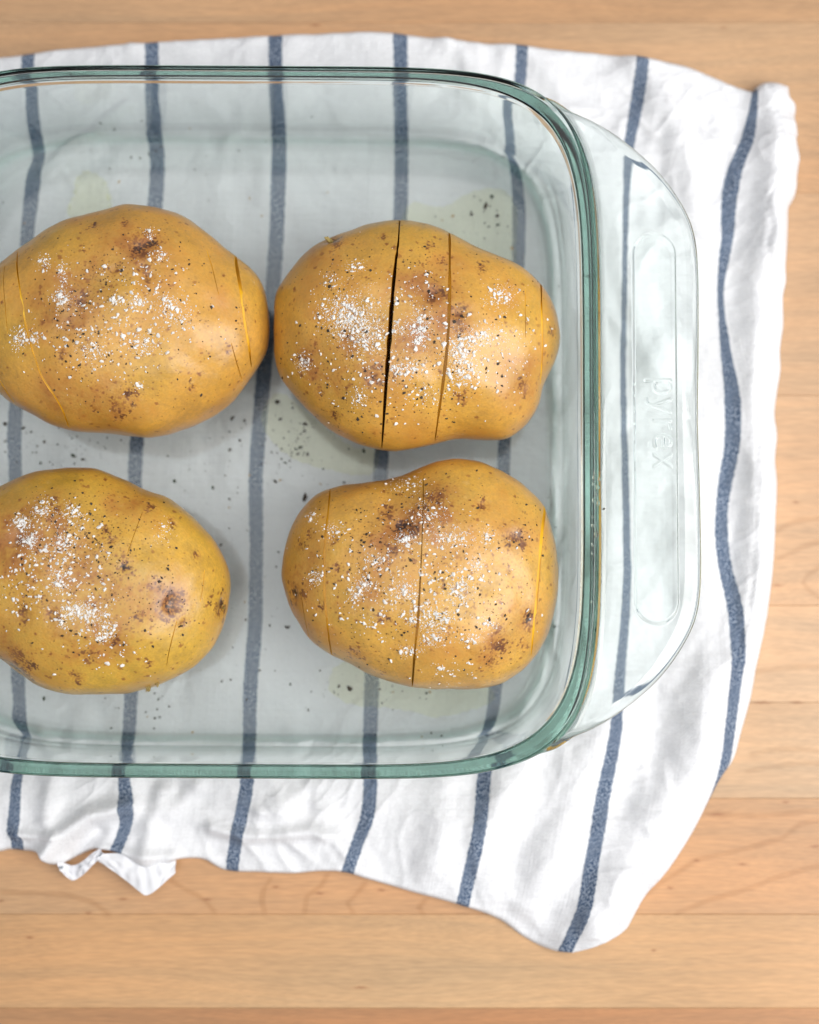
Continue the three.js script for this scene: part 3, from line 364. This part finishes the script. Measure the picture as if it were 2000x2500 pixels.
    for (const s of scars) { const d2 = (x - s.p[0]) ** 2 + (y - s.p[1]) ** 2 + (z - s.p[2]) ** 2; if (d2 < 9 * s.r * s.r) brown += 1.3 * s.a * Math.exp(-d2 / (s.r * s.r)) * (0.72 + 0.5 * nA + 0.35 * nB); }
    brown = clamp(brown, 0, 0.8); const green = clamp(0.15 + 0.4 * n3(x * 26 - o, y * 26, z * 26));
    data[k] = clamp(mix(mix(spec.tone[0], spec.tone[0] - 8, green), 148, brown) * m, 0, 255); data[k + 1] = clamp(mix(mix(spec.tone[1], spec.tone[1] + 4, green), 92, brown) * m, 0, 255); data[k + 2] = clamp(mix(mix(spec.tone[2], spec.tone[2] - 8, green), 46, brown) * m * (1 - 0.05 * nB), 0, 255); data[k + 3] = 255;
  }
  const uvOf = (p) => { const t = Math.atan2(p[2], p[0]), qq = Math.min(1, Math.hypot(p[0], p[2]) / Rt(t)); let f = Math.asin(Math.pow(qq, 1 / pw)); if (p[1] < 0) f = Math.PI - f; return [0.5 + 0.5 * f / Math.PI * Math.cos(t), 0.5 + 0.5 * f / Math.PI * Math.sin(t)]; };
  const splat = (p, r, col, alpha, rough = 0.5) => { const [u, v] = uvOf(p), B = Math.ceil(r / 0.00012) + 6, i0 = Math.round(u * N), j0 = Math.round(v * N); for (let j = Math.max(0, j0 - B); j <= Math.min(N - 1, j0 + B); j++) for (let i = Math.max(0, i0 - B); i <= Math.min(N - 1, i0 + B); i++) { const k = j * N + i, x = P3[k * 3], y = P3[k * 3 + 1], z = P3[k * 3 + 2], d = Math.hypot(x - p[0], y - p[1], z - p[2]), w = r * (1 + rough * n3(x * 900 + o, y * 900, z * 900) + 0.4 * rough * n3(x * 2600, y * 2600, z * 2600)); if (d < w * 1.25) { const a = alpha * sstep(w * 1.25, w * 0.55, d); for (let c = 0; c < 3; c++) data[k * 4 + c] = mix(data[k * 4 + c], col[c], a); } } };
  for (const e of eyes) {   // corky eyes: a scatter of small scabs rather than one round mark
    splat(e.p, e.r * 1.7, [164, 106, 52], 0.30, 0.9);
    const n = 5 + Math.round(e.r * 5200), el = pr() * 3;
    for (let i = 0; i < n; i++) { const a = pr() * 7, d = e.r * 1.5 * pr() ** 0.8, p = [e.p[0] + d * Math.cos(a) * (1 + 0.6 * Math.cos(el)), 0, e.p[2] + d * Math.sin(a) * (1 + 0.6 * Math.sin(el))]; const t = Math.atan2(p[2], p[0]), qq = Math.min(0.999, Math.hypot(p[0], p[2]) / Rt(t)); raw(t, Math.asin(Math.pow(qq, 1 / pw)), q); const dark = pr(); splat([...q], e.r * (0.16 + 0.42 * pr() ** 2), dark < 0.5 ? [112, 66, 36] : dark < 0.8 ? [84, 50, 34] : [140, 90, 50], 0.4 + 0.45 * pr(), 1.0); }
    if (e.d > 0.0006) { splat(e.p, e.r * 0.5, [46, 29, 24], 0.8, 1.1); splat([e.p[0] + e.r * 0.7, e.p[1], e.p[2] - e.r * 0.3], e.r * 0.4, [52, 33, 27], 0.8, 1.1); }
  }
  for (let i = 0; i < 620; i++) { const t = pr() * 7, f = 0.1 + pr() * 1.5; raw(t, f, q); const big = pr() ** 3; splat([...q], 0.00016 + 0.00055 * big, [126, 72, 36], 0.35 + 0.35 * pr(), 0.6); }
  for (const [u, v, sx, sy, n] of spec.pepper) for (let i = 0; i < n * 5; i++) { const p = hitSmooth(u + (pr() + pr() + pr() - 1.5) * sx * 1.2, v + (pr() + pr() + pr() - 1.5) * sy * 1.2); splat(p, 0.00009 + 0.00022 * pr() ** 2, pr() < 0.5 ? [120, 74, 38] : [92, 60, 36], 0.25 + 0.45 * pr(), 0.6); }      // ground pepper dust
  for (let i = 0; i < 90; i++) { const t = pr() * 7, f = 0.1 + pr() * 1.5; raw(t, f, q); splat([...q], 0.0004 + 0.0005 * pr(), [226, 186, 118], 0.22, 0.7); }
  for (const [x0, y0, x1, y1] of spec.hair) { const n = Math.ceil(Math.hypot(x1 - x0, y1 - y0) / 2.2); for (let s = 0; s <= n; s++) { const p = hitSmooth(mix(x0, x1, s / n), mix(y0, y1, s / n)); splat(p, 0.00014, [232, 196, 120], 0.26 * (0.5 + 0.5 * n2(s * 0.1, x0)), 0.3); } }
  const skin = new THREE.MeshPhysicalMaterial({ bumpMap: skinBump, bumpScale: 0.00013, map: dataTexture(data, N, N, true), roughness: 0.42, ior: 1.45, clearcoat: 0.55, clearcoatRoughness: 0.32 });
  // cuts: thin upright wedges taken out of the tuber
  let brush = new Brush(g, skin); brush.position.set(c.x, Y0, c.z); brush.updateMatrixWorld();
  const fleshes = [], blades = [];
  for (const [line, widths, deep = 0.75] of spec.cuts) {
    const n = line.length, steps = 26, bp = [], bi = [], bu = [];
    const cx = new THREE.CatmullRomCurve3(line.map(([u, v]) => { const p = hitSmooth(u, v); return new THREE.Vector3(p[0] + c.x, p[1] + Y0, p[2] + c.z); }));
    for (let i = 0; i <= steps; i++) {
      const t = i / steps, p = cx.getPoint(t), d = cx.getTangent(t).setY(0).normalize(), f = t * (n - 1), k = Math.min(n - 2, Math.floor(f));
      const w = Math.max(0.00013, mix(widths[k], widths[k + 1], f - k) * 0.000108) * (1 + 0.28 * n2(i * 0.7, spec.seed + line[0][0])) * (i === 0 || i === steps ? 0.35 : 1), dep = deep * 0.001 * Math.sqrt(clamp(4 * t * (1 - t), 0.15, 1));
      const low = Math.max(FLOOR + 0.011, p.y - dep);
      for (const [sg, y, k2] of [[1, p.y + 0.02, 1], [-1, p.y + 0.02, 1], [-1, low, deep > 10 ? 0.45 : 0.65], [1, low, deep > 10 ? 0.45 : 0.65]]) { bp.push(p.x - d.z * w * k2 * sg, y, p.z + d.x * w * k2 * sg); bu.push(t, sg); }
      if (i) { const a = (i - 1) * 4, b = i * 4; for (let q2 = 0; q2 < 4; q2++) { const e = (q2 + 1) % 4; bi.push(a + q2, b + q2, a + e, a + e, b + q2, b + e); } }
    }
    bi.push(0, 1, 2, 0, 2, 3); { const b = steps * 4; bi.push(b, b + 2, b + 1, b, b + 3, b + 2); }
    let eg = new THREE.BufferGeometry(); eg.setAttribute('position', new THREE.Float32BufferAttribute(bp, 3)); eg.setAttribute('uv', new THREE.Float32BufferAttribute(bu, 2)); eg.setIndex(bi);
    { let vol = 0; for (let i = 0; i < bi.length; i += 3) { const A = new THREE.Vector3().fromArray(bp, bi[i] * 3).sub(cx.points[0]), B = new THREE.Vector3().fromArray(bp, bi[i + 1] * 3).sub(cx.points[0]), C = new THREE.Vector3().fromArray(bp, bi[i + 2] * 3).sub(cx.points[0]); vol += A.dot(B.cross(C)); } if (vol < 0) { for (let i = 0; i < bi.length; i += 3) [bi[i], bi[i + 1]] = [bi[i + 1], bi[i]]; eg.setIndex(bi); } }
    eg = eg.toNonIndexed(); eg.computeVertexNormals();
    const flesh = fleshMat.clone(); fleshes.push(flesh);
    blades.push(eg);
  }
  { const blade = new Brush(mergeGeometries(blades, true), fleshes); blade.updateMatrixWorld(); brush = evaluator.evaluate(brush, blade, SUBTRACTION); brush.updateMatrixWorld(); }
  const out = brush.geometry; 
  const inv = new THREE.Matrix4().makeTranslation(-c.x, -Y0, -c.z);
  if (spec.cuts.length) { brush.updateMatrixWorld(); out.applyMatrix4(brush.matrixWorld); out.applyMatrix4(inv); }
  const potato = new THREE.Group(); potato.name = numbered('potato'); potato.position.set(c.x, Y0, c.z); scene.add(potato);
  tag(potato, spec.label, 'potato', 'potatoes in the glass dish');
  const mats = Array.isArray(brush.material) ? brush.material : [brush.material];
  // skin and cut flesh as two parts
  const src = out.index ? out.toNonIndexed() : out, groups = out.groups.length ? out.groups : [{ start: 0, count: src.attributes.position.count, materialIndex: 0 }];
  const pick = (which) => { const g2 = new THREE.BufferGeometry(); for (const name of ['position', 'normal', 'uv']) { const at2 = src.attributes[name], parts = []; for (const gr of groups) if (mats[gr.materialIndex] === which) for (let i = gr.start * at2.itemSize; i < (gr.start + gr.count) * at2.itemSize; i++) parts.push(at2.array[i]); g2.setAttribute(name, new THREE.Float32BufferAttribute(parts, at2.itemSize)); } return g2; };
  const gs = mergeVertices(pick(skin), 1e-7);
  add('skin', gs, skin, potato);
  for (const f of fleshes) { const gf = pick(f); if (gf.attributes.position.count) add('cut_flesh', mergeVertices(gf, 1e-7), fleshMat, potato); }
  placed.push({ spec, c, Y0, bvh: new MeshBVH(gs), gs, group: potato });
}
// ---------------------------------------------------------------- salt and pepper
const chip = (seed, flat) => { const r = rng(seed), g = new THREE.IcosahedronGeometry(1, 0), p = g.attributes.position, key = {}; for (let i = 0; i < p.count; i++) { const k = [p.getX(i).toFixed(2), p.getY(i).toFixed(2), p.getZ(i).toFixed(2)].join(); const s = key[k] ??= [0.4 + 0.9 * r(), 0.5 + 0.7 * r(), 0.4 + 0.9 * r()]; p.setXYZ(i, p.getX(i) * s[0] * 1.05, p.getY(i) * s[1] * flat, p.getZ(i) * s[2] * 0.9); } g.computeVertexNormals(); return g; };
const saltGeos = [1, 2, 3, 4].map((s) => chip(s * 31, 0.55)), pepperGeos = [5, 6, 7, 8].map((s) => chip(s * 31, 0.5));
const saltMat = new THREE.MeshPhysicalMaterial({ color: new THREE.Color().setRGB(0.90, 0.88, 0.84), roughness: 0.4, transmission: 0.1, thickness: 0 });
const pepperMat = new THREE.MeshStandardMaterial({ color: new THREE.Color().setRGB(0.045, 0.032, 0.022), roughness: 0.75 });
const UPV = new THREE.Vector3(0, 1, 0);
const hitOf = (pl, u, v) => { const d = rayOf(u, v), ray = new THREE.Ray(eye.clone().sub(new THREE.Vector3(pl.c.x, pl.Y0, pl.c.z)), d), h = pl.bvh.raycastFirst(ray, THREE.DoubleSide); if (!h) return null; const ix = pl.gs.index, nm = pl.gs.attributes.normal, n = new THREE.Vector3().fromBufferAttribute(nm, ix.getX(h.faceIndex * 3)); return { p: h.point.add(new THREE.Vector3(pl.c.x, pl.Y0, pl.c.z)), n }; };
const gauss = (r) => Math.sqrt(-2 * Math.log(1 - r() * 0.9999)) * Math.cos(2 * Math.PI * r());
const saltNames = ['on the potato with the largest dark eye', 'on the potato with two wide dark cuts', 'on the potato with no open cut', 'on the waisted potato with three narrow cuts'];
placed.forEach((pl, k) => {
  const r = rng(100 + k), S = [[], [], [], []], Pp = [[], [], [], []];
  const grain = (list, u, v, size) => { const h = hitOf(pl, u, v); if (!h || h.n.y < 0.02) return; const q = new THREE.Quaternion().setFromUnitVectors(UPV, h.n).multiply(new THREE.Quaternion().setFromEuler(new THREE.Euler((r() - 0.5) * 0.7, r() * 7, (r() - 0.5) * 0.7))); list[Math.floor(r() * 4)].push(new THREE.Matrix4().compose(h.p.clone().addScaledVector(h.n, size * 0.22), q, new THREE.Vector3(size, size, size * (0.6 + 0.4 * r())))); };
  const saltSize = () => 0.00012 + 0.00032 * r() ** 1.5 + 0.0006 * r() ** 6, pepperSize = () => 0.00010 + 0.00020 * r() ** 1.5 + 0.00045 * r() ** 6;
  for (const [u, v, sx, sy, n] of pl.spec.salt) for (let i = 0; i < n * 2; i++) grain(S, u + gauss(r) * sx * 0.6, v + gauss(r) * sy * 0.6, saltSize());
  for (const [u, v, sx, sy, n] of pl.spec.salt) if (sx < 60) for (let i = 0; i < n * 7; i++) grain(S, u + gauss(r) * sx * 0.8, v + gauss(r) * sy * 0.8, 0.00008 + 0.00012 * r());
  for (const [u, v, sx, sy, n] of pl.spec.pepper) for (let i = 0; i < n * 2.2; i++) grain(Pp, u + gauss(r) * sx * 0.7, v + gauss(r) * sy * 0.7, pepperSize());
  const bake = (lists, geos) => { const parts = []; lists.forEach((l, gi) => { for (const m of l) parts.push(geos[gi].clone().applyMatrix4(m)); }); return mergeGeometries(parts); };
  tag(add('salt', bake(S, saltGeos), saltMat), 'coarse white salt sprinkled ' + saltNames[k], 'salt', 'salt sprinkled on the potatoes', 'stuff');
  tag(add('pepper', bake(Pp, pepperGeos), pepperMat), 'cracked black pepper sprinkled ' + saltNames[k], 'pepper', 'pepper sprinkled on the potatoes', 'stuff');
});
// small sprouts in the eyes
{
  const sm = new THREE.MeshStandardMaterial({ color: new THREE.Color().setRGB(0.34, 0.25, 0.075), roughness: 0.6 });
  for (const [k, u, v, n, mm, name] of [[1, 808, 592, 5, 1.5, 'sprout'], [2, 543, 1482, 4, 0.9, 'sprout'], [2, 362, 1676, 4, 1.0, 'sprout'], [2, 382, 1668, 3, 0.7, 'sprout']]) {
    const pl = placed[k], r = rng(u); let h = null; for (let t = 0; t < 12 && !h; t++) h = hitOf(pl, u + (k === 2 && u > 500 ? -t * 2 : 0), v + (k === 1 ? t * 2 : k === 2 && u < 500 ? -t * 2 : 0));
    if (!h) continue; const parts = [];
    for (let i = 0; i < n; i++) { const L = mm * 0.001 * (0.6 + 0.8 * r()), g = new THREE.SphereGeometry(1, 8, 7); g.scale(L * 0.32, L, L * 0.32); g.translate(0, L * 0.5, 0); const q = new THREE.Quaternion().setFromUnitVectors(UPV, h.n).multiply(new THREE.Quaternion().setFromEuler(new THREE.Euler((r() - 0.5) * 1.7, 0, (r() - 0.5) * 1.7))); g.applyQuaternion(q); g.translate(h.p.x - pl.c.x + (r() - 0.5) * 0.0012, h.p.y - pl.Y0, h.p.z - pl.c.z + (r() - 0.5) * 0.0012); parts.push(g); }
    add(name, mergeGeometries(parts), sm, pl.group);
  }
}
// the larger salt flakes one can pick out, one by one
{
  const big = [[1, 955, 733, 0.95], [1, 940, 825, 0.8], [1, 1331, 843, 1.1], [1, 1092, 740, 0.8], [1, 1060, 893, 0.9], [1, 1092, 812, 0.5], [1, 1185, 820, 0.7], [1, 872, 978, 0.8], [0, 417, 740, 0.9], [0, 340, 943, 0.9], [0, 123, 632, 0.7], [0, 80, 828, 0.9], [0, 388, 628, 0.7], [0, 392, 748, 0.7], [3, 868, 1456, 0.9], [3, 988, 1318, 0.9], [3, 1004, 1592, 0.9], [3, 1192, 1282, 0.8], [3, 1108, 1543, 0.7], [3, 1008, 1510, 0.8], [2, 174, 1388, 1.0], [2, 144, 1430, 0.9], [2, 150, 1520, 1.2], [2, 74, 1318, 0.9], [2, 246, 1388, 0.8], [2, 172, 1324, 0.8], [2, 245, 1557, 0.9]];
  const r = rng(55);
  for (const [k, u, v, mm] of big) { const h = hitOf(placed[k], u, v); if (!h) continue; const g = saltGeos[Math.floor(r() * 4)], o = add('salt_flake', g, saltMat), s = mm * 0.00062; o.position.copy(h.p).addScaledVector(h.n, s * 0.3); o.quaternion.setFromUnitVectors(UPV, h.n).multiply(new THREE.Quaternion().setFromEuler(new THREE.Euler((r() - 0.5) * 0.5, r() * 7, 0))); o.scale.set(s, s, s * 0.75); tag(o, 'single large white salt flake lying on a potato', 'salt flake', 'large salt flakes on the potatoes'); }
}
// loose pepper and herb flecks on the glass
{
  const r = rng(77), green = new THREE.MeshStandardMaterial({ color: new THREE.Color().setRGB(0.03, 0.045, 0.02), roughness: 0.7 }), tan = new THREE.MeshStandardMaterial({ color: new THREE.Color().setRGB(0.42, 0.26, 0.07), roughness: 0.7 });
  const list = [[1200, 481, 0.7], [1186, 502, 0.9], [1152, 524, 0.7], [1215, 527, 0.7], [1215, 550, 0.7], [1173, 489, 0.35], [569, 1020, 0.95], [598, 1027, 0.5], [585, 1075, 0.5], [561, 1099, 0.6], [676, 982, 0.8], [684, 1024, 0.6], [746, 1036, 0.9], [744, 1052, 0.7], [722, 1096, 0.45], [734, 1092, 0.6], [727, 1109, 0.75], [751, 1110, 0.65], [696, 1130, 0.6], [672, 1175, 0.6], [889, 1102, 0.8], [745, 1213, 1.1], [840, 1178, 0.5], [790, 1145, 0.35], [14, 1036, 0.8], [58, 1045, 0.8], [76, 1055, 0.4], [13, 1078, 0.4], [109, 1078, 0.6], [180, 1113, 0.7], [204, 1122, 0.6], [100, 1130, 0.6], [426, 1174, 0.6], [1378, 700, 0.6], [1362, 1398, 0.5], [1361, 1530, 0.7], [853, 1680, 0.9], [827, 1676, 0.5], [700, 1531, 0.6], [706, 1530, 0.5], [709, 1670, 0.4], [1078, 1798, 0.5], [1053, 1789, 0.35], [1042, 1692, 0.5], [753, 1734, 0.4], [272, 1778, 0.45], [108, 1704, 0.6], [377, 1778, 0.35], [384, 1731, 0.4], [280, 297, 0.5], [245, 283, 0.4], [364, 377, 0.45], [348, 278, 0.35], [560, 1218, 0.4], [520, 1190, 0.5], [540, 1330, 0.4], [560, 1290, 0.35]];
  for (const [u, v, mm] of list) { const p = at(u, v, FLOOR), s = mm * 0.00125, o = add('pepper_flake', pepperGeos[Math.floor(r() * 4)], r() < 0.35 ? green : pepperMat); o.position.set(p.x, FLOOR + s * 0.42, p.z); o.rotation.set((r() - 0.5) * 0.4, r() * 7, 0); o.scale.set(s * (0.8 + 0.5 * r()), s, s * (0.6 + 0.4 * r())); tag(o, 'loose dark pepper flake lying on the clear dish bottom', 'pepper flake', 'pepper flakes on the dish bottom'); }
  const crumbs = [[291, 445, 0.7], [465, 295, 0.4], [610, 485, 0.45], [640, 528, 0.4], [800, 470, 0.35], [1105, 528, 0.6], [1080, 538, 0.5], [1250, 607, 0.7], [684, 1172, 0.5], [610, 1160, 0.5], [783, 1182, 0.5], [470, 1788, 0.5], [360, 1750, 0.4], [360, 1685, 1.0], [385, 1672, 0.7], [1050, 1690, 0.5], [960, 1690, 0.5], [598, 1470, 0.5], [560, 1239, 0.4], [1030, 1800, 0.4], [60, 545, 0.4]];
  for (const [u, v, mm] of crumbs) { const p = at(u, v, FLOOR), s = mm * 0.0010, o = add('herb_crumb', pepperGeos[Math.floor(r() * 4)], tan); o.position.set(p.x, FLOOR + s * 0.42, p.z); o.rotation.y = r() * 7; o.scale.set(s, s, s * 0.8); tag(o, 'tiny yellow-brown herb crumb lying on the clear dish bottom', 'crumb', 'crumbs on the dish bottom'); }
}
// the finer pepper dust between the potatoes
{
  const r = rng(909), parts = [];
  for (const [u, v, sx, sy, n] of [[720, 1080, 90, 70, 110], [150, 1090, 150, 40, 60], [480, 1120, 110, 90, 24], [1170, 520, 70, 60, 24], [900, 1690, 130, 30, 36], [1360, 1420, 20, 140, 16], [600, 1500, 60, 160, 24], [330, 1720, 150, 50, 16], [420, 400, 250, 90, 24]]) for (let i = 0; i < n; i++) { const p = at(u + gauss(r) * sx * 0.7, v + gauss(r) * sy * 0.7, FLOOR), s = 0.00014 + 0.00034 * r() ** 2, g = pepperGeos[Math.floor(r() * 4)].clone(); g.rotateY(r() * 7); g.scale(s, s, s); g.translate(p.x, FLOOR + s * 0.5, p.z); parts.push(g); }
  tag(add('pepper_dust', mergeGeometries(parts), pepperMat), 'fine pepper dust scattered over the clear dish bottom', 'pepper', null, 'stuff');
}
// ---------------------------------------------------------------- olive oil pooled on the dish bottom
{
  const oil = new THREE.MeshPhysicalMaterial({ color: new THREE.Color().setRGB(0.985, 0.985, 0.94), roughness: 0, transmission: 1, thickness: 0, ior: 1.3, specularIntensity: 0.6 });
  const pools = [
    ['thin pool of green olive oil above the potato with two wide cuts', [[985, 560], [1010, 505], [1080, 515], [1150, 480], [1215, 470], [1250, 500], [1252, 600], [1248, 680], [1200, 700], [1100, 640], [1030, 600]]],
    ['small oil spot on the glass beside the potato with the largest eye', [[175, 520], [190, 470], [200, 430], [240, 440], [262, 480], [255, 530], [215, 545]]],
    ['oil pool on the glass between two potatoes with three cuts', [[650, 1000], [680, 970], [740, 1010], [800, 1060], [860, 1100], [920, 1110], [900, 1150], [820, 1140], [740, 1120], [690, 1090], [655, 1050]]],
    ['oil pool along the edge of the waisted potato', [[820, 1640], [860, 1620], [960, 1660], [1100, 1690], [1180, 1680], [1200, 1700], [1080, 1740], [960, 1720], [860, 1710], [815, 1680]]],
  ];
  for (const [label, ol] of pools) {
    const pts = ol.map(([u, v]) => at(u, v, FLOOR)), cx = pts.reduce((s, p) => s + p.x, 0) / pts.length, cz = pts.reduce((s, p) => s + p.z, 0) / pts.length;
    const cv = new THREE.CatmullRomCurve3(pts.map((p) => new THREE.Vector3(p.x - cx, 0, p.z - cz)), true), e = cv.getSpacedPoints(110).slice(0, 110);
    const sh = new THREE.Shape(e.map((p, i) => { const w = 0.0005 * n2(i * 0.3, cx * 99); return new THREE.Vector2(p.x + w, -p.z + 0.0005 * n2(i * 0.3, cz * 99)); }));
    const g = new THREE.ExtrudeGeometry(sh, { depth: 0.0002, bevelEnabled: true, bevelThickness: 0.00015, bevelSize: 0.0012, bevelSegments: 4, steps: 1 }); g.rotateX(-Math.PI / 2); g.translate(0, 0.00018, 0);
    const o = add('oil_pool', g, oil); o.position.set(cx, FLOOR + 0.00003, cz); tag(o, label, 'oil', 'olive oil on the dish bottom');
  }
}
// smears of oil and grit on the rim beside the waisted potato
{
  const oil = new THREE.MeshPhysicalMaterial({ color: 0xffffff, roughness: 0.02, transmission: 1, thickness: 0.001, ior: 1.45, attenuationColor: new THREE.Color().setRGB(0.85, 0.7, 0.3), attenuationDistance: 0.002 });
  const top = DISH.y + 0.0501, r = rng(404);
  for (const [u, v, mm] of [[1452, 1156, 0.6], [1450, 1166, 0.8], [1463, 1170, 0.9], [1448, 1182, 0.5], [1460, 1190, 1.1], [1456, 1206, 0.8], [1449, 1222, 0.7], [1461, 1228, 1.0], [1447, 1262, 0.6], [1448, 1283, 0.9], [1456, 1305, 1.4], [1447, 1330, 0.7], [1446, 1352, 0.5], [1445, 1470, 0.5]]) {
    const p = at(u, v, top), s = mm * 0.0006, g = new THREE.SphereGeometry(1, 20, 10, 0, Math.PI * 2, 0, Math.PI / 2), bottom = new THREE.CircleGeometry(1, 20); bottom.rotateX(Math.PI / 2);
    const o = add('oil_drop', mergeVertices(mergeGeometries([g, bottom])), oil); o.position.set(p.x, top, p.z); o.scale.set(s * (0.8 + 0.3 * r()), s * 0.35, s * (1 + 0.7 * r())); o.rotation.y = (r() - 0.5) * 0.6; tag(o, 'small drop of oil smeared on the glass rim', 'oil drop', 'oil drops on the dish rim');
  }
  for (const [u, v, mm] of [[1474, 1243, 0.9], [1446, 1261, 0.5], [1459, 1306, 0.6]]) { const p = at(u, v, top), s = mm * 0.0006, o = add('pepper_flake', pepperGeos[1], pepperMat); o.position.set(p.x, top + s * 0.2, p.z); o.rotation.y = u; o.scale.set(s, s * 0.8, s * 0.7); tag(o, 'dark pepper flake stuck to the glass rim beside oil drops', 'pepper flake', 'pepper flakes on the dish rim'); }
}
scene.traverse((o) => { if (o.isMesh) o.castShadow = o.receiveShadow = true; });
renderer.render(scene, camera);
